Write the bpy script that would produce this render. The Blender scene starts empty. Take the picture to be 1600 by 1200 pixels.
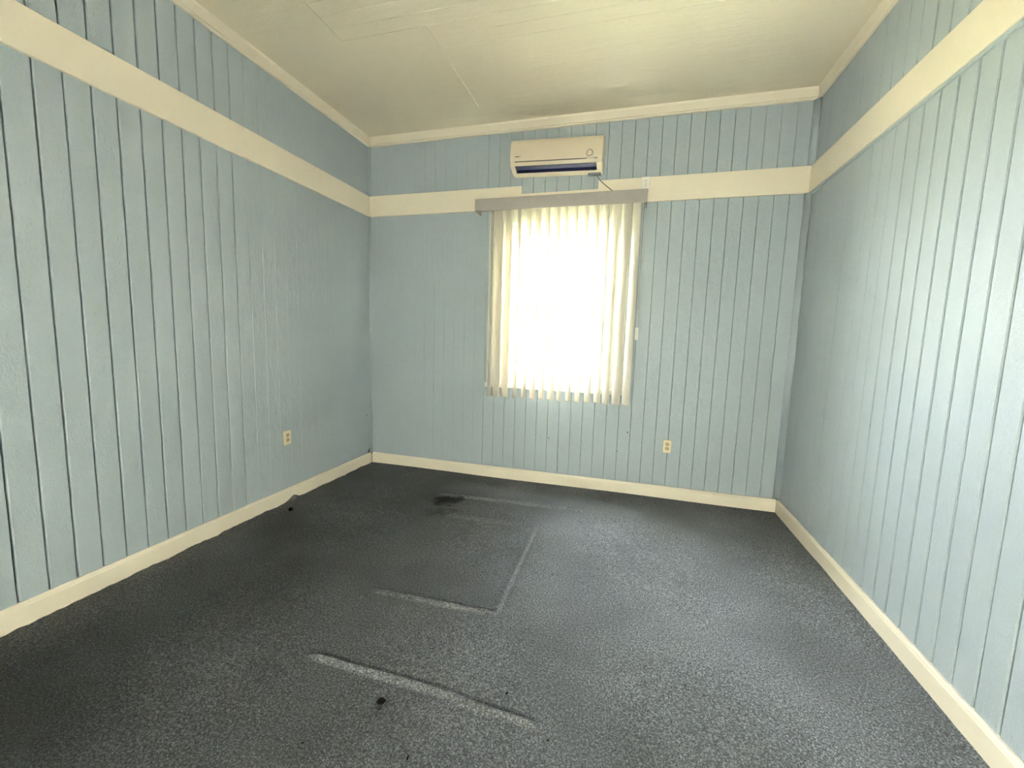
import bpy, bmesh, math, random
import numpy as np
from mathutils import Matrix, Vector, noise as mnoise

random.seed(7)
SC = bpy.context.scene
COL = SC.collection

# ------------------------------------------------------------------ camera
CAM = Vector((2.60269, -3.79988, 1.38))
YAW, PITCH, ROLL, FPX = -0.27175, -0.1124, 0.03016, 649.44
cy, sy, cp, sp = math.cos(YAW), math.sin(YAW), math.cos(PITCH), math.sin(PITCH)
fw = Vector((sy * cp, cy * cp, sp)); rt = Vector((cy, -sy, 0)); up = rt.cross(fw)
rt2 = rt * math.cos(ROLL) + up * math.sin(ROLL)
up2 = up * math.cos(ROLL) - rt * math.sin(ROLL)
cd = bpy.data.cameras.new('camera'); cam = bpy.data.objects.new('camera', cd); COL.objects.link(cam)
cd.sensor_fit = 'HORIZONTAL'; cd.sensor_width = 36.0; cd.lens = FPX / 1600 * 36.0
cd.clip_start = 0.02; cd.clip_end = 200
cam.matrix_world = Matrix(((rt2.x, up2.x, -fw.x, CAM.x), (rt2.y, up2.y, -fw.y, CAM.y), (rt2.z, up2.z, -fw.z, CAM.z), (0, 0, 0, 1)))
SC.camera = cam

# ------------------------------------------------------------------ room sizes (metres)
W = 3.854            # width, left wall x = 0, right wall x = W
YF = -4.75           # wall behind the camera; the wall with the window is y = 0
ZC = 3.294           # ceiling
ZB = 0.106           # baseboard top
ZR0, ZR1 = 2.540, 2.737   # picture rail
ZK0 = 3.209          # lower edge of the cornice
REC = -0.010         # plank faces lie this far behind the nominal room box
PRO = 0.008          # trim faces stand this far in front of it
FX0, FX1, FZ0, FZ1 = 1.60, 3.30, 0.25, 1.65       # opening of the added, unseen fill window behind the camera
GX0, GX1, GZ0, GZ1 = 1.50, 2.40, 0.94, 2.43       # opening of the window behind the blind

# ------------------------------------------------------------------ light
world = bpy.data.worlds.new('overcast_sky'); SC.world = world; world.use_nodes = True
bg = world.node_tree.nodes['Background']
bg.inputs['Color'].default_value = (0.94, 0.975, 1.0, 1)
bg.inputs['Strength'].default_value = 1.85

fill_sun_l = bpy.data.lights.new('fill_sun', 'SUN'); fill_sun_l.energy = 23.5; fill_sun_l.angle = math.radians(0.6); fill_sun_l.color = (1.0, 0.97, 0.92)
fill_sun = bpy.data.objects.new('fill_sun', fill_sun_l); COL.objects.link(fill_sun)
fill_sun.rotation_euler = Vector((0.18, 0.80, -0.60)).to_track_quat('-Z', 'Y').to_euler()      # added lamp, brightens the shade of the unseen fill window
def portal(name, loc, rot, sx, sz):
    l = bpy.data.lights.new(name, 'AREA'); l.shape = 'RECTANGLE'; l.size = sx; l.size_y = sz
    l.cycles.is_portal = True
    o = bpy.data.objects.new(name, l); COL.objects.link(o); o.location = loc; o.rotation_euler = rot
    return o
portal('sky_portal', ((GX0 + GX1) / 2, 0.11, (GZ0 + GZ1) / 2), (-math.pi / 2, 0, 0), GX1 - GX0, GZ1 - GZ0)
portal('sky_portal', ((FX0 + FX1) / 2, YF - 0.14, (FZ0 + FZ1) / 2), (math.pi / 2, 0, 0), FX1 - FX0, FZ1 - FZ0)  # portal for the added fill opening

vs = SC.view_settings
vs.view_transform = 'Standard'; vs.look = 'None'; vs.gamma = 1.0; vs.use_curve_mapping = False
vs.exposure = 5.46

# ------------------------------------------------------------------ materials
def new_mat(name):
    m = bpy.data.materials.new(name); m.use_nodes = True
    nt = m.node_tree; b = nt.nodes['Principled BSDF']
    return m, nt, b
def nd(nt, typ, **kw):
    n = nt.nodes.new(typ)
    for k, v in kw.items():
        if k in n.inputs: n.inputs[k].default_value = v
        else: setattr(n, k, v)
    return n
def lk(nt, a, b): nt.links.new(a, b)
def wpos(nt): return nt.nodes.new('ShaderNodeNewGeometry').outputs['Position']
def noise(nt, scale, detail=3, rough=0.5, vec=None, stretch=None):
    v = vec or wpos(nt)
    if stretch:
        mp = nt.nodes.new('ShaderNodeMapping'); mp.inputs['Scale'].default_value = stretch
        lk(nt, v, mp.inputs['Vector']); v = mp.outputs['Vector']
    n = nd(nt, 'ShaderNodeTexNoise', Scale=scale, Detail=detail, Roughness=rough); lk(nt, v, n.inputs['Vector'])
    return n.outputs['Fac']
def ramp(nt, fac, stops):
    r = nt.nodes.new('ShaderNodeValToRGB'); lk(nt, fac, r.inputs['Fac'])
    e = r.color_ramp.elements
    while len(e) < len(stops): e.new(0.5)
    for i, (p, c) in enumerate(stops): e[i].position = p; e[i].color = (*c, 1) if len(c) == 3 else c
    return r.outputs['Color']
def mix(nt, fac, a, b, blend='MIX'):
    n = nt.nodes.new('ShaderNodeMix'); n.data_type = 'RGBA'; n.blend_type = blend
    for s, v in ((n.inputs[0], fac), (n.inputs[6], a), (n.inputs[7], b)):
        if hasattr(v, 'is_linked') or isinstance(v, bpy.types.NodeSocket): lk(nt, v, s)
        elif isinstance(v, (int, float)): s.default_value = v
        else: s.default_value = (*v, 1)
    return n.outputs[2]
def bump(nt, b, h, strength, dist=0.01):
    n = nd(nt, 'ShaderNodeBump', Strength=strength, Distance=dist); lk(nt, h, n.inputs['Height']); lk(nt, n.outputs['Normal'], b.inputs['Normal'])
def simple(name, col, rough=0.5, metal=0.0, spec=0.5, var=0.0, scale=20):
    m, nt, b = new_mat(name)
    b.inputs['Roughness'].default_value = rough; b.inputs['Metallic'].default_value = metal
    b.inputs['Specular IOR Level'].default_value = spec
    f = noise(nt, scale, 3)
    d = tuple(c * (1 - var) for c in col); u = tuple(min(1, c * (1 + var)) for c in col)
    lk(nt, ramp(nt, f, [(0.3, d), (0.7, u)]), b.inputs['Base Color'])
    return m

def wall_paint():
    m, nt, b = new_mat('blue_wall_paint')
    big = noise(nt, 1.3, 4, 0.55)
    c = ramp(nt, big, [(0.3, (0.384, 0.442, 0.482)), (0.7, (0.409, 0.468, 0.510))])
    lk(nt, c, b.inputs['Base Color'])
    rg = noise(nt, 9, 3, 0.6, stretch=(1, 1, 0.35))
    lk(nt, ramp(nt, rg, [(0.3, (0.36,) * 3), (0.7, (0.46,) * 3)]), b.inputs['Roughness'])
    b.inputs['Specular IOR Level'].default_value = 0.36
    h1 = noise(nt, 120, 2, 0.5); h2 = noise(nt, 26, 3, 0.6, stretch=(1, 1, 0.4))
    a = nd(nt, 'ShaderNodeMath', operation='MULTIPLY_ADD'); lk(nt, h2, a.inputs[0]); a.inputs[1].default_value = 1.6; lk(nt, h1, a.inputs[2])
    bump(nt, b, a.outputs[0], 0.7, 0.004)
    return m
def trim_paint():
    m, nt, b = new_mat('cream_trim_paint')
    f = noise(nt, 3, 4); d = noise(nt, 30, 5, 0.7)
    c = ramp(nt, f, [(0.3, (0.78, 0.705, 0.575)), (0.7, (0.82, 0.745, 0.615))])
    c2 = mix(nt, ramp(nt, d, [(0.66, (0, 0, 0)), (0.80, (0.35,) * 3)]), c, (0.45, 0.40, 0.30))
    lk(nt, c2, b.inputs['Base Color']); b.inputs['Roughness'].default_value = 0.38
    bump(nt, b, noise(nt, 60, 3, stretch=(1, 1, 1)), 0.12, 0.003)
    return m
def ceiling_paint():
    m, nt, b = new_mat('cream_ceiling_paint')
    f = noise(nt, 1.1, 4)
    c = ramp(nt, f, [(0.3, (0.72, 0.645, 0.51)), (0.7, (0.77, 0.695, 0.56))])
    lk(nt, c, b.inputs['Base Color']); b.inputs['Roughness'].default_value = 0.40; b.inputs['Specular IOR Level'].default_value = 0.38
    h1 = noise(nt, 14, 4, 0.6, stretch=(0.5, 1.5, 1)); h2 = noise(nt, 70, 2)
    a = nd(nt, 'ShaderNodeMath', operation='MULTIPLY_ADD'); lk(nt, h1, a.inputs[0]); a.inputs[1].default_value = 3.0; lk(nt, h2, a.inputs[2])
    bump(nt, b, a.outputs[0], 0.20, 0.005)
    return m
def carpet_mat():
    m, nt, b = new_mat('grey_carpet')
    P = wpos(nt)
    n1 = noise(nt, 260, 2, 0.6, P); n2 = noise(nt, 115, 3, 0.6, P); n3 = noise(nt, 1.4, 4, 0.6, P)
    sp_ = nd(nt, 'ShaderNodeMath', operation='MULTIPLY_ADD'); lk(nt, n2, sp_.inputs[0]); sp_.inputs[1].default_value = 0.45; 
    hf = nd(nt, 'ShaderNodeMath', operation='MULTIPLY'); lk(nt, n1, hf.inputs[0]); hf.inputs[1].default_value = 0.55
    lk(nt, hf.outputs[0], sp_.inputs[2])
    c = ramp(nt, sp_.outputs[0], [(0.34, (0.040, 0.043, 0.047)), (0.50, (0.175, 0.184, 0.200)), (0.66, (0.58, 0.60, 0.63))])
    c = mix(nt, ramp(nt, n3, [(0.35, (0, 0, 0)), (0.75, (0.55,) * 3)]), c, (0.07, 0.072, 0.072))
    # olive tinted grime, plus blobs painting the left side's shade into the colour
    sx = nt.nodes.new('ShaderNodeSeparateXYZ'); lk(nt, P, sx.inputs[0])
    # spill stain near the back wall
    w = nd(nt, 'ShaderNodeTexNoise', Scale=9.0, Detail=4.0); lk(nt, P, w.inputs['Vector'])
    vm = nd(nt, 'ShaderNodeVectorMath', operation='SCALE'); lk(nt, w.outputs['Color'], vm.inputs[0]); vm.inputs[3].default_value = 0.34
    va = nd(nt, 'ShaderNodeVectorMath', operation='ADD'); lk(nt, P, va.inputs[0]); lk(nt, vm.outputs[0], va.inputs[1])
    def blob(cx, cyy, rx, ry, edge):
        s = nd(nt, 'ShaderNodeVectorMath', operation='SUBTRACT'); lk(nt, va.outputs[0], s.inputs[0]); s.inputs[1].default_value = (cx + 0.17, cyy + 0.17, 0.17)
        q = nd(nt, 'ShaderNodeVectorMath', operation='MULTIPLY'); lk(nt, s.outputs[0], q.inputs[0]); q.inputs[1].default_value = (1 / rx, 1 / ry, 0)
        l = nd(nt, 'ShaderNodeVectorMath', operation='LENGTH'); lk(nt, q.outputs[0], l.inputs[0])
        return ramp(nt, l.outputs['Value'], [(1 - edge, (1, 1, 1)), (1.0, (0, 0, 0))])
    c = mix(nt, mix(nt, 1.0, blob(1.20, -0.70, 0.17, 0.12, 0.5), (0.75,) * 3, 'MULTIPLY'), c, (0.022, 0.022, 0.020))
    c = mix(nt, mix(nt, 1.0, blob(1.26, -0.93, 0.13, 0.13, 0.7), (0.45,) * 3, 'MULTIPLY'), c, (0.03, 0.03, 0.028))
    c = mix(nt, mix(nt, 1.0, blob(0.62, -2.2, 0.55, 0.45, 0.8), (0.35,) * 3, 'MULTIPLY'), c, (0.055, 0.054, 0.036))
    c = mix(nt, mix(nt, 1.0, blob(0.55, -3.0, 0.75, 0.60, 0.8), (0.5,) * 3, 'MULTIPLY'), c, (0.030, 0.030, 0.026))  # near left corner's darkness painted into the carpet, over some soiling
    c = mix(nt, mix(nt, 1.0, blob(0.45, -1.55, 0.45, 0.40, 0.8), (0.3,) * 3, 'MULTIPLY'), c, (0.035, 0.035, 0.032))  # soil blob that also paints the far left carpet as shaded
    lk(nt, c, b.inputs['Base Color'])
    b.inputs['Roughness'].default_value = 0.85; b.inputs['Specular IOR Level'].default_value = 0.12
    b.inputs['Sheen Weight'].default_value = 0.0
    # the pile leans: its nap faces left and a little towards the window
    fan = nd(nt, 'ShaderNodeVectorMath', operation='MULTIPLY'); lk(nt, nt.nodes.new('ShaderNodeNewGeometry').outputs['Normal'], fan.inputs[0]); fan.inputs[1].default_value = (2.6, 2.6, 1.0)      # tufts fan out over dents
    nap = nd(nt, 'ShaderNodeVectorMath', operation='ADD'); lk(nt, fan.outputs[0], nap.inputs[0]); nap.inputs[1].default_value = (-1.0, 0.34, 0.0)
    nn = nd(nt, 'ShaderNodeVectorMath', operation='NORMALIZE'); lk(nt, nap.outputs[0], nn.inputs[0])
    bn = nd(nt, 'ShaderNodeBump', Strength=0.8, Distance=0.006); lk(nt, sp_.outputs[0], bn.inputs['Height']); lk(nt, nn.outputs[0], bn.inputs['Normal']); lk(nt, bn.outputs['Normal'], b.inputs['Normal'])
    return m
def slat_mat():
    m, nt, b = new_mat('translucent_white_vinyl')
    out = nt.nodes['Material Output']
    f = noise(nt, 40, 2, 0.5, stretch=(1, 1, 0.05))
    lk(nt, ramp(nt, f, [(0.3, (0.70, 0.67, 0.60)), (0.7, (0.75, 0.72, 0.65))]), b.inputs['Base Color'])
    b.inputs['Roughness'].default_value = 0.35
    t = nd(nt, 'ShaderNodeBsdfTranslucent'); t.inputs['Color'].default_value = (0.86, 0.76, 0.58, 1)
    mx = nt.nodes.new('ShaderNodeMixShader'); mx.inputs[0].default_value = 0.22
    lk(nt, b.outputs[0], mx.inputs[1]); lk(nt, t.outputs[0], mx.inputs[2]); lk(nt, mx.outputs[0], out.inputs['Surface'])
    return m
def fill_shade_mat():
    m, nt, b = new_mat('fill_shade_cloth'); out = nt.nodes['Material Output']  # translucent sheet of the added window, tuned to spread fill light
    b.inputs['Base Color'].default_value = (0.55, 0.50, 0.40, 1); b.inputs['Roughness'].default_value = 0.9
    f = noise(nt, 300, 2)
    t = nd(nt, 'ShaderNodeBsdfTranslucent'); lk(nt, ramp(nt, f, [(0.3, (0.305, 0.30, 0.28)), (0.7, (0.325, 0.32, 0.30))]), t.inputs['Color'])
    mx = nt.nodes.new('ShaderNodeMixShader'); mx.inputs[0].default_value = 0.85
    lk(nt, b.outputs[0], mx.inputs[1]); lk(nt, t.outputs[0], mx.inputs[2]); lk(nt, mx.outputs[0], out.inputs['Surface'])
    return m
def glass_mat():
    m, nt, b = new_mat('window_glass'); out = nt.nodes['Material Output']
    t = nt.nodes.new('ShaderNodeBsdfTransparent'); t.inputs['Color'].default_value = (0.95, 0.97, 0.96, 1)
    g = nt.nodes.new('ShaderNodeBsdfGlossy'); g.inputs['Roughness'].default_value = 0.03
    lw = nt.nodes.new('ShaderNodeLayerWeight'); lw.inputs['Blend'].default_value = 0.5      # reflection rising towards grazing angles, the same from both faces
    pw = nd(nt, 'ShaderNodeMath', operation='POWER'); lk(nt, lw.outputs['Facing'], pw.inputs[0]); pw.inputs[1].default_value = 5.0
    fr = nd(nt, 'ShaderNodeMath', operation='MULTIPLY_ADD'); lk(nt, pw.outputs[0], fr.inputs[0]); fr.inputs[1].default_value = 0.96; fr.inputs[2].default_value = 0.04
    mx = nt.nodes.new('ShaderNodeMixShader'); lk(nt, fr.outputs[0], mx.inputs[0]); lk(nt, t.outputs[0], mx.inputs[1]); lk(nt, g.outputs[0], mx.inputs[2])
    lk(nt, mx.outputs[0], out.inputs['Surface'])
    return m

M = dict(
    wall=wall_paint(), trim=trim_paint(), ceil=ceiling_paint(), carpet=carpet_mat(), slat=slat_mat(), glass=glass_mat(), shade=fill_shade_mat(),
    gap=simple('dark_groove_backing', (0.030, 0.040, 0.048), 0.9, var=0.2),
    valance=simple('grey_white_vinyl', (0.385, 0.355, 0.335), 0.45, var=0.03),
    sash=simple('white_sash_paint', (0.74, 0.72, 0.64), 0.45, var=0.04),
    acw=simple('aged_white_plastic', (0.70, 0.605, 0.47), 0.38, var=0.02, scale=6),
    acn=simple('navy_blue_plastic', (0.020, 0.024, 0.085), 0.35, var=0.15),
    acv=simple('blue_grey_vane_plastic', (0.10, 0.115, 0.26), 0.35, var=0.1),
    acd=simple('dark_seam_plastic', (0.10, 0.085, 0.065), 0.5),
    acr=simple('silver_ring_plastic', (0.62, 0.60, 0.55), 0.2, metal=0.6),
    box=simple('grey_blue_plastic', (0.16, 0.18, 0.23), 0.5),
    cord=simple('grey_power_cord', (0.22, 0.21, 0.20), 0.5),
    plate=simple('ivory_cover_plate', (0.78, 0.70, 0.50), 0.3, var=0.02),
    recept=simple('tan_receptacle_plastic', (0.50, 0.38, 0.21), 0.35, var=0.05),
    platew=simple('white_cover_plate', (0.80, 0.78, 0.73), 0.3, var=0.02),
    slot=simple('dark_slot', (0.035, 0.03, 0.025), 0.6),
    debris=simple('black_debris', (0.006, 0.0055, 0.005), 0.7, spec=0.15, var=0.3, scale=200),
    chain=simple('white_plastic_cord', (0.74, 0.73, 0.70), 0.4),
    ground=simple('dry_lawn', (0.16, 0.16, 0.09), 0.95, var=0.25, scale=6),
)

# ------------------------------------------------------------------ object helpers
def link(o, parent=None):
    COL.objects.link(o)
    if parent is not None: o.parent = parent
    return o
def mesh(name, verts, faces, mat, parent=None, smooth=False, loc=None):
    me = bpy.data.meshes.new(name); me.from_pydata([tuple(v) for v in verts], [], faces); me.update()
    if mat: me.materials.append(mat)
    if smooth:
        for p in me.polygons: p.use_smooth = True
    o = bpy.data.objects.new(name, me)
    if loc: o.location = loc
    return link(o, parent)
def tag(o, label, cat, group=None, kind=None):
    o['label'] = label; o['category'] = cat
    if group: o['group'] = group
    if kind: o['kind'] = kind
    return o
def struct(o, label, cat): return tag(o, label, cat, kind='structure')
def empty(name, loc=(0, 0, 0), rot=(0, 0, 0)):
    o = bpy.data.objects.new(name, None); o.location = loc; o.rotation_euler = rot; o.empty_display_size = 0.05
    return link(o)
BOXF = [(0, 3, 2, 1), (4, 5, 6, 7), (0, 1, 5, 4), (1, 2, 6, 5), (2, 3, 7, 6), (3, 0, 4, 7)]
def boxv(x0, x1, y0, y1, z0, z1):
    return [(x0, y0, z0), (x1, y0, z0), (x1, y1, z0), (x0, y1, z0), (x0, y0, z1), (x1, y0, z1), (x1, y1, z1), (x0, y1, z1)]
def box(name, b, mat, parent=None, bev=0.0, seg=2):
    o = mesh(name, boxv(*b), BOXF, mat, parent)
    if bev: bevel(o, bev, seg)
    return o
def bevel(o, w, seg=2):
    m = o.modifiers.new('bevel', 'BEVEL'); m.width = w; m.segments = seg; m.limit_method = 'ANGLE'; m.angle_limit = math.radians(35)
    return o
def prism(name, prof, axis, a0, a1, mat, parent=None, smooth=False):
    """extrude a closed 2-D profile (list of (p, q)) along an axis; p,q are the remaining axes in x,y,z order"""
    def pt(a, p, q):
        return {'x': (a, p, q), 'y': (p, a, q), 'z': (p, q, a)}[axis]
    n = len(prof)
    v = [pt(a0, *c) for c in prof] + [pt(a1, *c) for c in prof]
    f = [(i, (i + 1) % n, (i + 1) % n + n, i + n) for i in range(n)] + [tuple(range(n))[::-1], tuple(range(n, 2 * n))]
    o = mesh(name, v, f, mat, parent)
    bm = bmesh.new(); bm.from_mesh(o.data); bmesh.ops.recalc_face_normals(bm, faces=bm.faces); bm.to_mesh(o.data); bm.free()
    if smooth:
        for p in o.data.polygons: p.use_smooth = len(p.vertices) == 4
    return o
def tube(name, pts, r, mat, parent=None, res=8):
    c = bpy.data.curves.new(name, 'CURVE'); c.dimensions = '3D'
    s = c.splines.new('POLY'); s.points.add(len(pts) - 1)
    for p, q in zip(s.points, pts): p.co = (*q, 1)
    c.bevel_depth = r; c.bevel_resolution = 3; c.use_fill_caps = True
    t = bpy.data.objects.new(name, c); COL.objects.link(t)
    dg = bpy.context.evaluated_depsgraph_get()
    me = bpy.data.meshes.new_from_object(t.evaluated_get(dg)); me.name = name
    bpy.data.objects.remove(t); me.materials.clear(); me.materials.append(mat)
    for p in me.polygons: p.use_smooth = True
    return link(bpy.data.objects.new(name, me), parent)

# ================================================================== THE SETTING
# ---- floor: carpet as a dense grid with the real furniture dents
def axis_coords(lo, hi, d0, d1, fine, coarse):
    a = list(np.arange(lo, d0, coarse)) + list(np.arange(d0, d1, fine)) + list(np.arange(d1, hi, coarse)) + [hi]
    return np.array(a)
xs = axis_coords(-0.02, W + 0.02, 0.98, 2.46, 0.0075, 0.018)
ys = axis_coords(YF - 0.02, 0.02, -2.62, -0.42, 0.006, 0.018)
X, Y = np.meshgrid(xs, ys)
rng = np.random.default_rng(3)
Z = np.zeros_like(X)
def groove(x0, y0, x1, y1, depth, wid, fade=0.03):
    global Z
    dx, dy = x1 - x0, y1 - y0; L = math.hypot(dx, dy); ux, uy = dx / L, dy / L
    t = (X - x0) * ux + (Y - y0) * uy; s = -(X - x0) * uy + (Y - y0) * ux      # s > 0: towards the window for lines along +x
    m = np.clip((t + fade) / (2 * fade), 0, 1) * np.clip((L - t + fade) / (2 * fade), 0, 1)
    # pile pushed up into a low crease: long face towards the room, short drop into a furrow behind it
    near = np.clip(1 + s / (0.62 * wid), 0, 1); drop = np.clip(1 - s / (0.26 * wid), 0, 1)
    Z += 0.95 * depth * m * np.where(s > 0, drop, near)
    Z -= 0.50 * depth * m * np.exp(-((s - 0.34 * wid) / (0.14 * wid)) ** 2)
groove(1.354, -1.960, 2.021, -1.943, 0.0180, 0.046)
groove(1.360, -2.440, 2.010, -2.437, 0.0160, 0.050)
groove(2.090, -2.452, 2.350, -2.469, 0.0125, 0.046)
groove(1.960, -2.440, 2.120, -2.455, 0.0050, 0.050)
groove(1.10, -0.589, 2.288, -0.521, 0.0180, 0.055)
groove(1.332, -0.965, 1.983, -0.933, 0.0100, 0.060)
groove(2.022, -0.955, 2.035, -1.93, 0.0090, 0.060)
groove(1.30, -2.05, 1.36, -1.96, 0.0046, 0.050)
# waviness of the loose carpet
Z += 0.003 * np.sin(X * 3.1 + 0.6 * Y) * np.sin(Y * 2.3 + 1.0)
Z += 0.0003 * rng.standard_normal(X.shape)
# ragged, lifted edge along the left baseboard
edge = np.exp(-((X - 0.0) / 0.035) ** 2)
rag = np.array([mnoise.noise(Vector((0, y * 7.0, 3.0))) * 0.010 + mnoise.noise(Vector((5, y * 23.0, 1.0))) * 0.006 for y in ys])
Z += edge * rag[:, None]
Z += 0.034 * np.exp(-(X / 0.05) ** 2) * np.exp(-((Y + 1.10) / 0.045) ** 2)
Z -= 0.012 * np.exp(-(X / 0.05) ** 2) * np.exp(-((Y + 1.24) / 0.06) ** 2)
edge = np.exp(-((X - W) / 0.03) ** 2)
rag = np.array([mnoise.noise(Vector((9, y * 4.0, 3.0))) * 0.006 for y in ys])
Z += edge * rag[:, None]
ny, nx = X.shape
V = np.stack([X, Y, Z], -1).reshape(-1, 3)
idx = np.arange(nx * ny).reshape(ny, nx)
F = np.stack([idx[:-1, :-1], idx[:-1, 1:], idx[1:, 1:], idx[1:, :-1]], -1).reshape(-1, 4)
me = bpy.data.meshes.new('floor'); me.vertices.add(len(V)); me.vertices.foreach_set('co', V.astype(np.float32).ravel())
me.loops.add(F.size); me.loops.foreach_set('vertex_index', F.astype(np.int32).ravel())
me.polygons.add(len(F)); me.polygons.foreach_set('loop_start', np.arange(0, F.size, 4, dtype=np.int32))
me.polygons.foreach_set('use_smooth', np.ones(len(F), bool)); me.update(calc_edges=True); me.materials.append(M['carpet'])
floor = link(bpy.data.objects.new('floor', me))
struct(floor, 'worn blue-grey carpet with furniture dents covering the whole floor', 'carpet')
box('subfloor', (-0.15, W + 0.15, YF - 0.15, 0.15, -0.12, -0.03), M['gap'], floor)

# ---- walls: a dark backing with planks standing on it, every plank its own object
PITCHW = 0.1075
TH = 0.020                      # plank thickness
KIND = {'wide': (0.0036, 0.0040), 'mid': (0.0008, 0.0030), 'soft': (0.0002, 0.0016), 'flush': (0.0, 0.0004)}
cache = {}
def plank(wall, a0, a1, z0, z1, tl, tr, parent, side, jitter=0.0006, name='plank', mat=None):
    """side: left/right/back/ceiling; a runs along the wall"""
    key = (side, tl, tr, round(a1 - a0, 4), round(z1 - z0, 4))
    if key not in cache:
        (g0, b0), (g1, b1) = KIND[tl], KIND[tr]
        w = a1 - a0
        prof = [(g0, -TH), (g0, -b0 - 0.0002), (g0 + b0, 0), (w - g1 - b1, 0), (w - g1, -b1 - 0.0002), (w - g1, -TH)]
        h = z1 - z0
        def mp(a, d, z):
            if side == 'left': return (d, a, z)
            if side == 'right': return (-d, a, z)
            if side == 'back': return (a, -d, z)
            return (z, a, -d)            # ceiling: long axis is x
        v = [mp(a, d, 0) for a, d in prof] + [mp(a, d, h) for a, d in prof]
        n = 6
        f = [(i, i + 1, i + 1 + n, i + n) for i in range(n - 1)] + [tuple(range(n))[::-1], tuple(range(n, 2 * n))]
        me = bpy.data.meshes.new(name); me.from_pydata(v, [], f); me.update()
        bm = bmesh.new(); bm.from_mesh(me); bmesh.ops.recalc_face_normals(bm, faces=bm.faces)
        # open back: make sure the face looks into the room
        bm.faces.ensure_lookup_table()
        nrm = {'left': Vector((1, 0, 0)), 'right': Vector((-1, 0, 0)), 'back': Vector((0, -1, 0)), 'ceiling': Vector((0, 0, -1))}[side]
        if bm.faces[2].normal.dot(nrm) < 0: bmesh.ops.reverse_faces(bm, faces=bm.faces)
        bm.to_mesh(me); bm.free()
        me.materials.append(mat or M['wall']); cache[key] = me
    o = bpy.data.objects.new(name, cache[key])
    j = random.uniform(-jitter, jitter)
    if side == 'left': o.location = (REC + j, a0, z0)
    elif side == 'right': o.location = (W - REC + j, a0, z0)
    elif side == 'back': o.location = (a0, -REC + j, z0)
    else: o.location = (z0, a0, ZC + 0.002 + abs(j))
    return link(o, parent)
BK = TH + 0.012
wl = struct(box('wall_left', (REC - BK - 0.1, REC - BK + 0.012, YF - 0.1, 0.15, -0.05, ZC + 0.1), M['gap']), 'pale blue plank wall to the left of the window', 'wall')
wr = struct(box('wall_right', (W - REC + BK - 0.012, W - REC + BK + 0.1, YF - 0.1, 0.15, -0.05, ZC + 0.1), M['gap']), 'pale blue plank wall to the right of the window with window glare', 'wall')
def wall_with_hole(name, x0, x1, y0, y1, z0, z1, hx0, hx1, hz0, hz1, mat):
    v, f = [], []
    for b in ((x0, hx0, z0, z1), (hx1, x1, z0, z1), (hx0, hx1, z0, hz0), (hx0, hx1, hz1, z1)):
        k = len(v); v += boxv(b[0], b[1], y0, y1, b[2], b[3]); f += [tuple(i + k for i in q) for q in BOXF]
    return mesh(name, v, f, mat)
wb = struct(wall_with_hole('wall_back', -0.1, W + 0.1, -REC + BK - 0.012, 0.096, -0.05, ZC + 0.1, GX0, GX1, GZ0, GZ1, M['gap']),
            'pale blue plank wall with the window and air conditioner', 'wall')
wf = struct(wall_with_hole('wall_front', -0.1, W + 0.1, YF - 0.12, YF, -0.05, ZC + 0.1, FX0, FX1, FZ0, FZ1, M['wall']),
            'pale blue wall behind the viewer opposite the blind', 'wall')
# left planks (y grows towards the window)
def ktype_left(y):
    if y > -1.12: return 'flush'
    if y > -1.5: return 'soft' if y > -1.25 else 'mid'
    return 'wide'
e = [-1.189 + PITCHW * k for k in range(-34, 12)]
e = [y for y in e if YF + 0.01 < y < -0.02]; e = [YF] + e + [0.012]
for a, b in zip(e[:-1], e[1:]):
    plank(wl, a, b, 0.0, ZC + 0.02, ktype_left(a) if a > YF else 'flush', ktype_left(b) if b < 0 else 'flush', wl, 'left')
def ktype_right(y):
    if y > -0.35: return 'flush'
    if y > -0.75: return 'soft'
    if y > -1.12: return 'mid'
    return 'wide'
e = [-1.177 + 0.1078 * k for k in range(-34, 12)]
e = [y for y in e if YF + 0.01 < y < -0.02]; e = [YF] + e + [0.012]
for a, b in zip(e[:-1], e[1:]):
    plank(wr, a, b, 0.0, ZC + 0.02, ktype_right(a) if a > YF else 'flush', ktype_right(b) if b < 0 else 'flush', wr, 'right')
def ktype_back(x):
    if x < 0.55: return 'flush'
    if x < 1.2: return 'soft'
    return 'mid'
e = [0.61 + PITCHW * k for k in range(-5, 31)]
e = [x for x in e if 0.02 < x < W - 0.02]; e = [-0.012] + e + [W + 0.012]
for a, b in zip(e[:-1], e[1:]):
    ta, tb = ktype_back(a), ktype_back(b)
    if b <= GX0 or a >= GX1:
        plank(wb, a, b, 0.0, ZC + 0.02, ta, tb, wb, 'back')
    else:                                     # cut around the window
        plank(wb, a, b, 0.0, GZ0, ta, tb, wb, 'back', 0.0004)
        plank(wb, a, b, GZ1, ZC + 0.02, ta, tb, wb, 'back', 0.0004)
        if a < GX0: plank(wb, a, GX0, GZ0, GZ1, ta, 'flush', wb, 'back')
        if b > GX1: plank(wb, GX1, b, GZ0, GZ1, 'flush', tb, wb, 'back')

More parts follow.
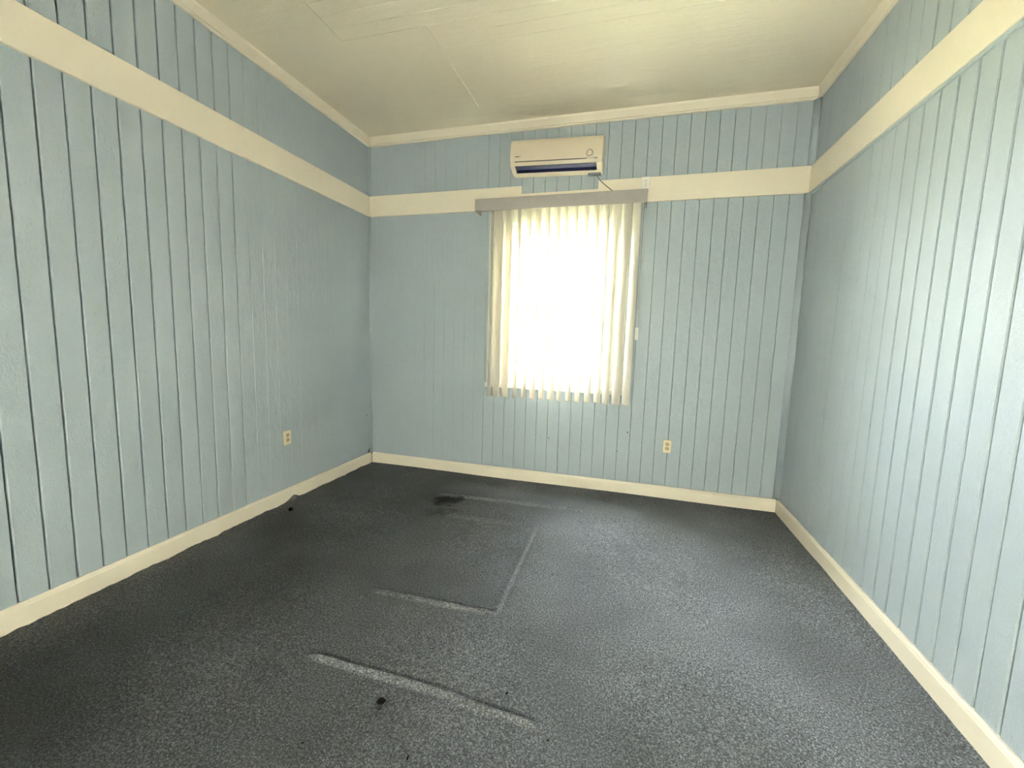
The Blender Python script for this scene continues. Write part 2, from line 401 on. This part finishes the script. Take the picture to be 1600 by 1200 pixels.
# ---- ceiling boards run parallel to the window wall, in runs that butt at two seams
ce = struct(box('ceiling', (-0.12, W + 0.12, YF - 0.12, 0.14, ZC + BK - 0.008, ZC + 0.15), M['gap']), 'glossy cream painted board ceiling', 'ceiling')
KIND['cm'] = (0.0006, 0.0024); KIND['cs'] = (0.0, 0.0006); KIND['cf'] = (0.0, 0.0003)
def ktype_ceil(y):
    if y > -0.62: return 'cf'
    if y > -0.95: return 'cs'
    return 'cm'
e = [-1.235 + PITCHW * k for k in range(-33, 12)]
e = [y for y in e if YF + 0.02 < y < -0.02]; e = [YF - 0.01] + e + [0.01]
for i, (a, b) in enumerate(zip(e[:-1], e[1:])):
    seam = 1.262 if a > -1.3 else 0.646
    ta, tb = ktype_ceil(a), ktype_ceil(b)
    sa, sb = ('cs' if a < -1.4 else 'cf'), ('cs' if b < -1.4 else 'cf')
    plank(ce, a, b, -0.012, seam, sa, sb, ce, 'ceiling', 0.0003, 'ceiling_board', M['ceil'])
    plank(ce, a, b, seam, W + 0.012, ta, tb, ce, 'ceiling', 0.0003, 'ceiling_board', M['ceil'])
for sx_, y0, y1 in ((1.262, -1.235, -0.30), (0.646, -1.62, -1.235)):
    prism('paint_seam', [(sx_ - 0.005, ZC + 0.003), (sx_ - 0.0015, ZC - 0.0008), (sx_ + 0.0015, ZC - 0.0008), (sx_ + 0.005, ZC + 0.003)], 'y', y0, y1, M['ceil'], ce)

# ---- baseboards, picture rails, cornices, corner strips
def base_prof(d):    # (offset into room, z)
    return [(REC - 0.005, -0.03), (d, -0.03), (d, ZB - 0.020), (d - 0.003, ZB - 0.014), (d - 0.004, ZB - 0.006), (d - 0.008, ZB), (REC - 0.005, ZB)]
o = prism('baseboard_left', base_prof(PRO), 'y', YF, -0.012, M['trim']); struct(o, 'cream baseboard along the left wall with ragged carpet edge', 'baseboard')
o = prism('baseboard_right', [(W - p, q) for p, q in base_prof(PRO)], 'y', YF, -0.004, M['trim']); struct(o, 'scuffed cream baseboard along the right wall', 'baseboard')
o = prism('baseboard_back', [(-p, q) for p, q in base_prof(PRO)], 'x', 0.010, W - PRO - 0.001, M['trim']); struct(o, 'cream baseboard below the window', 'baseboard')
o = prism('baseboard_front', [(YF, -0.03), (YF + 0.018, -0.03), (YF + 0.018, ZB), (YF, ZB)], 'x', 0.01, W - 0.01, M['trim']); struct(o, 'cream baseboard behind the viewer', 'baseboard')

def rail(name, b, label):
    o = box(name, b, M['trim'], bev=0.003); struct(o, label, 'rail'); return o
rail('trim_1', (REC - 0.004, PRO, YF, -PRO, ZR0, ZR1), 'wide cream picture rail on the left wall')
rail('trim_2', (W - PRO, W - REC + 0.004, YF, -PRO, ZR0, ZR1), 'wide cream picture rail on the right wall')
# back rail, notched below the air conditioner
NX0, NX1, NZ = 1.583, 2.263, 2.668
pts = [(0.0, ZR0), (W, ZR0), (W, ZR1), (NX1, ZR1), (NX1, NZ), (NX0, NZ), (NX0, ZR1), (0.0, ZR1)]
v = [(x, -PRO, z) for x, z in pts] + [(x, -REC + 0.004, z) for x, z in pts]
n = len(pts)
f = [(0, 1, 4, 5), (1, 2, 3, 4), (0, 5, 6, 7)] + [(n + 5, n + 4, n + 1, n), (n + 4, n + 3, n + 2, n + 1), (n + 7, n + 6, n + 5, n)] + [(i, i + n, (i + 1) % n + n, (i + 1) % n) for i in range(n)]
o = mesh('trim_3', v, f, M['trim']); struct(o, 'wide cream picture rail on the window wall, notched below the air conditioner', 'rail')
bm = bmesh.new(); bm.from_mesh(o.data); bmesh.ops.recalc_face_normals(bm, faces=bm.faces); bm.to_mesh(o.data); bm.free()
# thin blue lath under the right-hand rail
o = box('trim_4', (W - 0.001, W - REC + 0.004, YF, -0.02, ZR0 - 0.018, ZR0 - 0.0005), M['wall'], bev=0.002); struct(o, 'thin blue lath under the right picture rail', 'lath')
# cornice: flat fascia with a rounded bead at the lower edge
def corn(d=PRO):
    pr = [(REC - 0.004, ZK0)]
    for k in range(7):
        t = -math.pi / 2 + math.pi * k / 6
        pr.append((d - 0.001 + 0.008 * math.cos(t), ZK0 + 0.009 + 0.009 * math.sin(t)))
    pr += [(d - 0.003, ZK0 + 0.021), (d - 0.001, ZK0 + 0.026), (d + 0.004, ZC - 0.012), (d + 0.010, ZC + 0.004), (REC - 0.004, ZC + 0.004)]
    return pr
o = prism('trim_5', corn(), 'y', YF, -0.004, M['trim']); struct(o, 'cream cornice at the top of the left wall', 'cornice')
o = prism('trim_6', [(W - p, q) for p, q in corn()], 'y', YF, -0.004, M['trim']); struct(o, 'cream cornice at the top of the right wall', 'cornice')
o = prism('trim_7', [(-p, q) for p, q in corn()], 'x', 0.004, W - 0.004, M['trim']); struct(o, 'cream cornice above the air conditioner', 'cornice')
# quarter-round strips in the two corners beside the window wall
def quarter(cx, sgn, r, z0, z1, name, label):
    pr = [(cx, 0.012)] + [(cx + sgn * r * math.sin(math.pi / 2 * k / 6), 0.010 - r * math.cos(math.pi / 2 * k / 6)) for k in range(7)]
    o = prism(name, pr, 'z', z0, z1, M['wall'], smooth=True)
    return struct(o, label, 'corner strip')
quarter(-0.010, 1, 0.020, ZB + 0.012, ZR0 - 0.001, 'trim_8', 'thin blue corner strip left of the window, below the rail')
quarter(-0.010, 1, 0.020, ZR1, ZK0, 'trim_9', 'thin blue corner strip left of the air conditioner, above the rail')
quarter(W + 0.010, -1, 0.040, ZB + 0.010, ZR0 - 0.001, 'trim_10', 'thick blue corner strip right of the window, below the rail')
quarter(W + 0.010, -1, 0.040, ZR1, ZK0, 'trim_11', 'thick blue corner strip right of the air conditioner, above the rail')

# ---- window behind the blind: casing, sill, two sashes of six panes
win = empty('window_1', ((GX0 + GX1) / 2, 0, GZ0)); struct(win, 'bright white sash window of many panes behind the vertical blind', 'window')
wo = Vector(win.location)
def wbox(name, b, mat, parent, bev=0.002):
    o = box(name, (b[0] - wo.x, b[1] - wo.x, b[2] - wo.y, b[3] - wo.y, b[4] - wo.z, b[5] - wo.z), mat, parent, bev); return o
CW = 1.288
wbox('casing_board', (CW, GX0 + 0.01, -0.012, 0.012, GZ0, ZR0 - 0.001), M['sash'], win)
wbox('casing_board', (GX1 - 0.01, 2.60, -0.012, 0.012, GZ0, ZR0 - 0.001), M['sash'], win)
wbox('casing_board', (GX0 + 0.011, GX1 - 0.011, -0.0115, 0.012, GZ1 - 0.01, ZR0 - 0.001), M['sash'], win)
wbox('sill', (CW - 0.012, 2.612, -0.028, 0.09, GZ0 - 0.045, GZ0 - 0.001), M['sash'], win, 0.005)
JY0, JY1 = 0.0125, 0.098
wbox('jamb', (GX0 - 0.012, GX0 + 0.022, JY0, JY1, GZ0, GZ1), M['sash'], win, 0)
wbox('jamb', (GX1 - 0.022, GX1 + 0.012, JY0, JY1, GZ0, GZ1), M['sash'], win, 0)
wbox('head_jamb', (GX0 + 0.022, GX1 - 0.022, JY0, JY1, GZ1 - 0.02, GZ1 + 0.012), M['sash'], win, 0)
wbox('outer_sill', (GX0 + 0.022, GX1 - 0.022, 0.0905, 0.13, GZ0 - 0.03, GZ0 + 0.006), M['sash'], win, 0)
def sash(z0, z1, y0, rail_lo, rail_hi):
    s = wbox('sash', (GX0 + 0.023, GX0 + 0.068, y0, y0 + 0.032, z0, z1), M['sash'], win, 0)     # left stile carries the sash
    wbox('stile', (GX1 - 0.068, GX1 - 0.023, y0, y0 + 0.032, z0, z1), M['sash'], s, 0)
    xa, xb = GX0 + 0.068, GX1 - 0.068
    wbox('sash_rail', (xa, xb, y0, y0 + 0.032, z0, z0 + rail_lo), M['sash'], s, 0)
    wbox('sash_rail', (xa, xb, y0, y0 + 0.032, z1 - rail_hi, z1), M['sash'], s, 0)
    za, zb_ = z0 + rail_lo, z1 - rail_hi; zm = (za + zb_) / 2
    cw = (xb - xa) / 3
    wbox('muntin', (xa, xb, y0 + 0.004, y0 + 0.028, zm - 0.011, zm + 0.011), M['sash'], s, 0)
    for k in (1, 2):
        for q0, q1 in ((za, zm - 0.011), (zm + 0.011, zb_)):
            wbox('muntin', (xa + k * cw - 0.010, xa + k * cw + 0.010, y0 + 0.005, y0 + 0.027, q0, q1), M['sash'], s, 0)
    for k in range(3):
        for q0, q1 in ((za, zm - 0.011), (zm + 0.011, zb_)):
            wbox('pane', (xa + k * cw + 0.0105 * (k > 0), xa + (k + 1) * cw - 0.0105 * (k < 2), y0 + 0.014, y0 + 0.018, q0, q1), M['glass'], s, 0)
sash(0.947, 1.705, 0.016, 0.095, 0.035)
sash(1.668, 2.409, 0.052, 0.035, 0.080)

# ---- unseen window added behind the camera for fill light, with a translucent shade
fill_win = empty('fill_window', ((FX0 + FX1) / 2, YF, FZ0)); struct(fill_win, 'added unseen fill window with a translucent shade behind the viewer', 'window')
wo = Vector(fill_win.location)
for b in ((FX0 - 0.1, FX0, FZ0 - 0.1, FZ1 + 0.1), (FX1, FX1 + 0.1, FZ0 - 0.1, FZ1 + 0.1)):
    wbox('casing_board', (b[0], b[1], YF + 0.0005, YF + 0.022, b[2], b[3]), M['sash'], fill_win)
for z0, z1 in ((FZ0 - 0.1, FZ0), (FZ1, FZ1 + 0.1)):
    wbox('casing_board', (FX0, FX1, YF + 0.0005, YF + 0.021, z0, z1), M['sash'], fill_win)
wbox('pane', (FX0, FX1, YF - 0.082, YF - 0.078, FZ0, FZ1), M['glass'], fill_win, 0)
wbox('fill_shade', (FX0, FX1, YF - 0.031, YF - 0.030, FZ0, FZ1), M['shade'], fill_win, 0)

# ---- ground outside
g = mesh('ground', [(-30, -30, -0.6), (30, -30, -0.6), (30, 30, -0.6), (-30, 30, -0.6)], [(0, 1, 2, 3)], M['ground'])
struct(g, 'dry lawn outside the window', 'ground')

# ================================================================== VERTICAL BLIND
YB = -0.115
bl = tag(empty('vertical_blind', (1.92, YB, 2.49)), 'cream vertical blind with half-open slats over the bright window', 'blind')
bo = Vector(bl.location)
def bbox(name, b, mat, parent, bev=0.0):
    return box(name, (b[0] - bo.x, b[1] - bo.x, b[2] - bo.y, b[3] - bo.y, b[4] - bo.z, b[5] - bo.z), mat, parent, bev)
VX0, VX1, VZ0, VZ1 = 1.195, 2.671, 2.490, 2.594
va = bbox('valance', (VX0, VX1, -0.165, -0.157, VZ0, VZ1), M['valance'], bl, 0.002)
bbox('valance_return', (VX0, VX0 + 0.006, -0.1568, -0.009, VZ0, VZ1), M['valance'], va, 0.001)
bbox('valance_return', (VX1 - 0.006, VX1, -0.1568, -0.009, VZ0, VZ1), M['valance'], va, 0.001)
bbox('head_rail', (VX0 + 0.03, VX1 - 0.03, YB - 0.022, YB + 0.022, 2.535, 2.575), M['valance'], bl, 0.003)
for bx_ in (1.35, 1.94, 2.50):
    bbox('bracket', (bx_ - 0.012, bx_ + 0.012, YB + 0.0225, -0.009, 2.541, 2.571), M['valance'], bl, 0.001)
# slats: (centre x, angle from closed in degrees); the left edge of each is turned towards the window
SL = [(1.335, 50), (1.404, 26), (1.490, 32), (1.588, 54), (1.675, 48), (1.758, 44), (1.842, 44), (1.929, 40), (2.006, 57),
      (2.090, 54), (2.175, 50), (2.264, 47), (2.349, 47), (2.424, 44), (2.512, 36), (2.597, 42)]
SW, ST, SAG = 0.0885, 0.0010, 0.0085
def slat_mesh(z0, z1):
    n, m = 9, 5; v, f = [], []
    for j in range(m):
        z = z0 + (z1 - z0) * j / (m - 1)
        for side in (-1, 1):
            for i in range(n):
                s = -1 + 2 * i / (n - 1); x = s * SW / 2
                y = -SAG * (1 - s * s) + side * ST / 2       # bowed towards the room
                v.append((x, y, z))
    for j in range(m - 1):
        for q in range(2):
            for i in range(n - 1):
                a = j * 2 * n + q * n + i; b = a + 2 * n
                f.append((a, a + 1, b + 1, b) if q == 0 else (a, b, b + 1, a + 1))
        for i in (0, n - 1):
            a = j * 2 * n + i; f.append((a, a + 2 * n, a + 3 * n, a + n) if i == 0 else (a, a + n, a + 3 * n, a + 2 * n))
    me = bpy.data.meshes.new('slat'); me.from_pydata(v, [], f); me.update(); me.materials.append(M['slat'])
    for p in me.polygons: p.use_smooth = abs(p.normal.z) < .5
    return me
sme = slat_mesh(0.0, 1.0)
for x, a in SL:
    x = CAM.x + (x - CAM.x) * 0.9874
    zb = 0.822 + random.uniform(-0.004, 0.004) + 0.004 * (x - 1.3)
    o = link(bpy.data.objects.new('slat', sme), bl)
    o.location = (x - bo.x, 0, zb - bo.z); o.rotation_euler = (0, 0, -math.radians(a)); o.scale = (1, 1, 2.518 - zb)
    c = mesh('slat_hook', boxv(-0.004, 0.004, -0.002, 0.002, 0, 0.02), BOXF, M['chain'], bl)
    c.location = (x - bo.x, 0, 2.516 - bo.z); c.rotation_euler = (0, 0, -math.radians(a))
# draw cord with its weight at the right end
tube('draw_cord', [(2.643 - bo.x, -0.132 - bo.y, 2.54 - bo.z), (2.645 - bo.x, -0.132 - bo.y, 2.0 - bo.z), (2.648 - bo.x, -0.132 - bo.y, 1.49 - bo.z)], 0.0022, M['chain'], bl)
tube('draw_cord', [(2.655 - bo.x, -0.132 - bo.y, 2.54 - bo.z), (2.655 - bo.x, -0.132 - bo.y, 1.49 - bo.z)], 0.0015, M['chain'], bl)
bbox('cord_weight', (2.636, 2.667, -0.139, -0.125, 1.385, 1.491), M['chain'], bl, 0.005)

# ================================================================== AIR CONDITIONER
ac = tag(empty('air_conditioner', (1.905, 0.0085, 2.803), (0, math.radians(1.7), 0)), 'cream split air conditioner unit mounted above the window', 'air conditioner')
AW, XA, XB = 0.395, -0.351, 0.345
PF = [(0.000, 0.245), (0.145, 0.245), (0.162, 0.242), (0.173, 0.232), (0.180, 0.210), (0.186, 0.170), (0.188, 0.125), (0.186, 0.090), (0.181, 0.069),
      (0.178, 0.060), (0.166, 0.036), (0.088, 0.005), (0.070, 0.000), (0.000, 0.000)]
LOU = 10                                        # segment 10 -> 11 is the outlet
def ac_body():
    stations = [-AW, -AW + 0.006, XA, XB, AW - 0.006, AW]
    v, f = [], []
    n = len(PF)
    for si, x in enumerate(stations):
        k = 0.012 if si in (0, 5) else 0.0
        for d, z in PF:
            dd = max(0, d - k * (d > 0.02)); zz = min(0.245 - k * .6, max(k * .6, z)) if k else z
            v.append((x, -dd, zz))
    for si in range(5):
        for i in range(n - 1):
            if i == LOU and si == 2: continue
            a = si * n + i; f.append((a, a + 1, a + 1 + n, a + n))
        f.append((si * n, si * n + n, si * n + 2 * n - 1, si * n + n - 1))
    f.append(tuple(range(n))); f.append(tuple(range(5 * n, 6 * n))[::-1])
    o = mesh('casing', v, f, M['acw'], ac)
    bm = bmesh.new(); bm.from_mesh(o.data); bmesh.ops.recalc_face_normals(bm, faces=bm.faces); bm.to_mesh(o.data); bm.free()
    for p in o.data.polygons: p.use_smooth = True
    o.data.set_sharp_from_angle(angle=math.radians(32))
    return o
ac_body()
# outlet cavity
cav = [(0.166, 0.036), (0.150, 0.060), (0.100, 0.075), (0.060, 0.060), (0.062, 0.022), (0.088, 0.005)]
v = [(XA, -d, z) for d, z in cav] + [(XB, -d, z) for d, z in cav]; n = len(cav)
mesh('air_outlet', v, [(i, i + 1, i + 1 + n, i + n) for i in range(n - 1)] + [tuple(range(n)), tuple(range(n, 2 * n))[::-1]], M['acn'], ac)
# swing vanes
def acq(name, pts, x0, x1, mat, parent=ac):
    return prism(name, [(-d, z) for d, z in pts], 'x', x0, x1, mat, parent)
acq('vane', [(0.150, 0.037), (0.120, 0.022), (0.118, 0.025), (0.148, 0.040)], XA + 0.004, XB - 0.004, M['acn'])
acq('vane', [(0.126, 0.0225), (0.121, 0.0205), (0.119, 0.0235), (0.124, 0.0255)], XA + 0.004, XB - 0.004, M['acv'])
for k in range(9):
    x = XA + 0.04 + k * (XB - XA - 0.08) / 8
    acq('fin', [(0.130, 0.060), (0.098, 0.064), (0.096, 0.030), (0.118, 0.036)], x - 0.0015, x + 0.0015, M['acv'])
# front panel: a curved lid standing a few millimetres proud, its lower edge leaving a dark seam
fp = PF[2:9]
def off(pts, e):
    out = []
    for i, (d, z) in enumerate(pts):
        a = pts[max(0, i - 1)]; b = pts[min(len(pts) - 1, i + 1)]
        t = Vector((b[0] - a[0], b[1] - a[1])).normalized(); nrm = Vector((-t.y, t.x))
        if nrm.x < 0: nrm = -nrm
        out.append((d + nrm.x * e, z + nrm.y * e))
    return out
outer, inner = off(fp, 0.0045), off(fp, 0.0003)
o = prism('front_panel', [(-d, z) for d, z in outer + inner[::-1]], 'x', -AW + 0.004, AW - 0.004, M['acw'], ac)
for p in o.data.polygons: p.use_smooth = True
o.data.set_sharp_from_angle(angle=math.radians(32)); fpn = o
acq('panel_seam', [(0.1835, 0.0685), (0.1855, 0.0655), (0.1825, 0.0605), (0.1800, 0.0620)], XA, 0.265, M['acd'])
acq('panel_seam', [(0.1835, 0.0685), (0.1855, 0.0655), (0.1825, 0.0605), (0.1800, 0.0620)], 0.325, 0.352, M['acd'])
# round indicator and badge on the panel
def ring(name, cx, cz, d, R, r, mat, parent, tilt=0.0, a0=0, a1=2 * math.pi, n=28):
    v, f = [], []; full = abs(a1 - a0 - 2 * math.pi) < 1e-6
    m = 8
    for i in range(n + (0 if full else 1)):
        t = a0 + (a1 - a0) * i / n
        for j in range(m):
            p = 2 * math.pi * j / m
            rr = R + r * math.cos(p)
            z = rr * math.sin(t)
            v.append((cx + rr * math.cos(t), -(d + r * math.sin(p) - z * tilt), cz + z))
    cnt = n if full else n
    L = n if full else n + 1
    for i in range(cnt):
        for j in range(m):
            a = i * m + j; b = ((i + 1) % L) * m + j; a2 = i * m + (j + 1) % m; b2 = ((i + 1) % L) * m + (j + 1) % m
            f.append((a, b, b2, a2))
    return mesh(name, v, f, mat, parent, smooth=True)
def disc(name, cx, cz, d, R, mat, parent, n=24, rz=None):
    rz = rz or R
    v = [(cx + R * math.cos(2 * math.pi * i / n), -d, cz + rz * math.sin(2 * math.pi * i / n)) for i in range(n)]
    v += [(x, y + 0.003, z) for x, y, z in v]
    return mesh(name, v, [tuple(range(n))] + [(i, i + n, (i + 1) % n + n, (i + 1) % n) for i in range(n)] + [tuple(range(n, 2 * n))[::-1]], mat, parent)
dsp = disc('indicator', 0.287, 0.103, 0.1925, 0.024, M['acw'], fpn)
ring('indicator_ring', 0.287, 0.103, 0.1925, 0.024, 0.0034, M['acr'], fpn)
ring('indicator_shadow_arc', 0.287, 0.103, 0.1930, 0.0265, 0.0016, M['acd'], fpn, a0=math.radians(15), a1=math.radians(120), n=12)
ring('indicator_rim', 0.295, 0.095, 0.1905, 0.034, 0.0014, M['acr'], fpn, a0=math.radians(215), a1=math.radians(325), n=14)
lg = disc('badge', -0.330, 0.103, 0.1925, 0.022, M['acd'], fpn, rz=0.0035)
disc('badge', -0.305, 0.1025, 0.1925, 0.010, M['acr'], fpn, rz=0.0022)
# plug box under the right end and the power cord running down behind the valance
box('power_box', (0.268, 0.375, -0.052, -0.008, -0.016, -0.0005), M['box'], ac, 0.004)
tube('power_cord', [(0.330, -0.040, -0.014), (0.345, -0.045, -0.030), (0.385, -0.048, -0.075), (0.440, -0.040, -0.118), (0.500, -0.032, -0.160), (0.545, -0.028, -0.205), (0.560, -0.028, -0.245)], 0.0042, M['cord'], ac)

# ================================================================== OUTLETS
def outlet(name, loc, rotz, label, plate, recept, wdt=0.072, hgt=0.117):
    t = tag(empty(name, loc, (0, 0, rotz)), label, 'outlet', 'wall outlets')
    box('cover_plate', (-wdt / 2, wdt / 2, -0.0065, 0, -hgt / 2, hgt / 2), plate, t, 0.003)
    for s in (-1, 1):
        n = 20; v = []
        for i in range(n):
            a = 2 * math.pi * i / n
            v.append((0.0172 * math.cos(a), -0.0085, s * 0.0200 + max(-0.0142, min(0.0142, 0.0172 * math.sin(a)))))
        v += [(x, -0.006, z) for x, y, z in v]
        r = mesh('receptacle', v, [tuple(range(n))] + [(i, i + n, (i + 1) % n + n, (i + 1) % n) for i in range(n)], recept, t)
        for dx in (-0.0064, 0.0064):
            box('slot', (dx - 0.0018, dx + 0.0018, -0.0089, -0.0083, s * 0.0200 + 0.0005, s * 0.0200 + 0.0095), M['slot'], r)
        disc('ground_hole', 0, s * 0.0200 - 0.0068, 0.0089, 0.0027, M['slot'], r, n=12)
    disc('screw', 0, 0, 0.0078, 0.0030, M['acr'], t, n=12)
    return t
outlet('wall_outlet', (2.972, 0.0105, 0.467), 0, 'ivory outlet with tan sockets low on the window wall', M['plate'], M['recept'])
outlet('wall_outlet', (-0.0105, -1.128, 0.522), math.pi / 2, 'ivory outlet with tan sockets low on the left wall', M['plate'], M['recept'])
outlet('wall_outlet', (2.652, -PRO - 0.0005, 2.684), 0, 'white outlet on the cream rail beside the valance', M['platew'], M['platew'], 0.068, 0.112)

# ================================================================== BITS ON THE CARPET
def debris(loc, r, label, seed, sq=(1.0, 0.7, 0.45), rot=0.4):
    rnd = random.Random(seed)
    bm = bmesh.new(); bmesh.ops.create_icosphere(bm, subdivisions=2, radius=r)
    for v_ in bm.verts:
        k = 1 + 0.35 * mnoise.noise(v_.co * (1.3 / r) + Vector((seed, 0, 0)))
        v_.co = Vector((v_.co.x * sq[0] * k, v_.co.y * sq[1] * k, v_.co.z * sq[2] * k))
    me = bpy.data.meshes.new('carpet_crumb'); bm.to_mesh(me); bm.free(); me.materials.append(M['debris'])
    for p in me.polygons: p.use_smooth = True
    o = link(bpy.data.objects.new('carpet_crumb', me)); o.location = (loc[0], loc[1], r * sq[2] * 0.8 + loc[2]); o.rotation_euler = (0, 0, rot)
    return tag(o, label, 'crumb', 'black bits on the carpet')
debris((0.168, -1.299, 0.002), 0.015, 'black crumb on the carpet near the left baseboard', 1, (1.1, 0.9, 1.0), 0.3)
debris((1.785, -2.560, 0.002), 0.014, 'large black crumb in front of the nearest carpet dent', 2, (1.2, 0.8, 0.75), 0.5)
debris((2.223, -2.377, 0.0), 0.006, 'tiny black speck behind the right end of the nearest carpet dent', 3, (1.2, 0.6, 0.6), 0.9)
debris((1.984, -2.713, 0.0), 0.006, 'tiny black speck at the very bottom of the picture', 4, (0.6, 1.3, 0.6), 0.2)
debris((1.622, -2.772, 0.0), 0.004, 'tiny black speck lowest and leftmost on the carpet', 5)
debris((2.412, -2.515, 0.0), 0.004, 'tiny black speck right of the nearest carpet dent', 6)
debris((2.245, -1.510, 0.0), 0.005, 'tiny black speck right of the long faint carpet ridge', 7)

# ================================================================== SMALL FLAWS OF THE WALLS
# open joint and chipped plank at the left corner, small holes in the planks
bl_ = bpy.data.objects['baseboard_left']; bb_ = bpy.data.objects['baseboard_back']
box('open_joint', (-0.006, 0.0105, -0.0118, -0.004, 0.004, ZB + 0.004), M['slot'], bl_)
prism('chip', [(-0.055, ZB + 0.003), (-0.030, ZB + 0.001), (-0.030, ZB + 0.050), (-0.040, ZB + 0.030)], 'x', REC - 0.004, REC + 0.0035, M['slot'], wl)
def hole(x, z, r, parent):
    n = 10; v = [(x + r * math.cos(2 * math.pi * i / n), -REC - 0.0016, z + 1.3 * r * math.sin(2 * math.pi * i / n)) for i in range(n)]
    v += [(a, b + 0.004, c) for a, b, c in v]
    mesh('nail_hole', v, [tuple(range(n))] + [(i, i + n, (i + 1) % n + n, (i + 1) % n) for i in range(n)], M['slot'], parent)
for x, z, r in [(1.917, 0.44, 0.005), (2.631, 0.561, 0.006), (2.552, 0.382, 0.004), (3.851, 0.11, 0.008)]: hole(x, z, r, wb)
v = [(REC + 0.0016, -0.065 + 0.005 * math.cos(2 * math.pi * i / 10), 0.52 + 0.006 * math.sin(2 * math.pi * i / 10)) for i in range(10)]
mesh('nail_hole', v + [(a - 0.004, b, c) for a, b, c in v], [tuple(range(10))] + [(i, i + 10, (i + 1) % 10 + 10, (i + 1) % 10) for i in range(10)], M['slot'], wl)
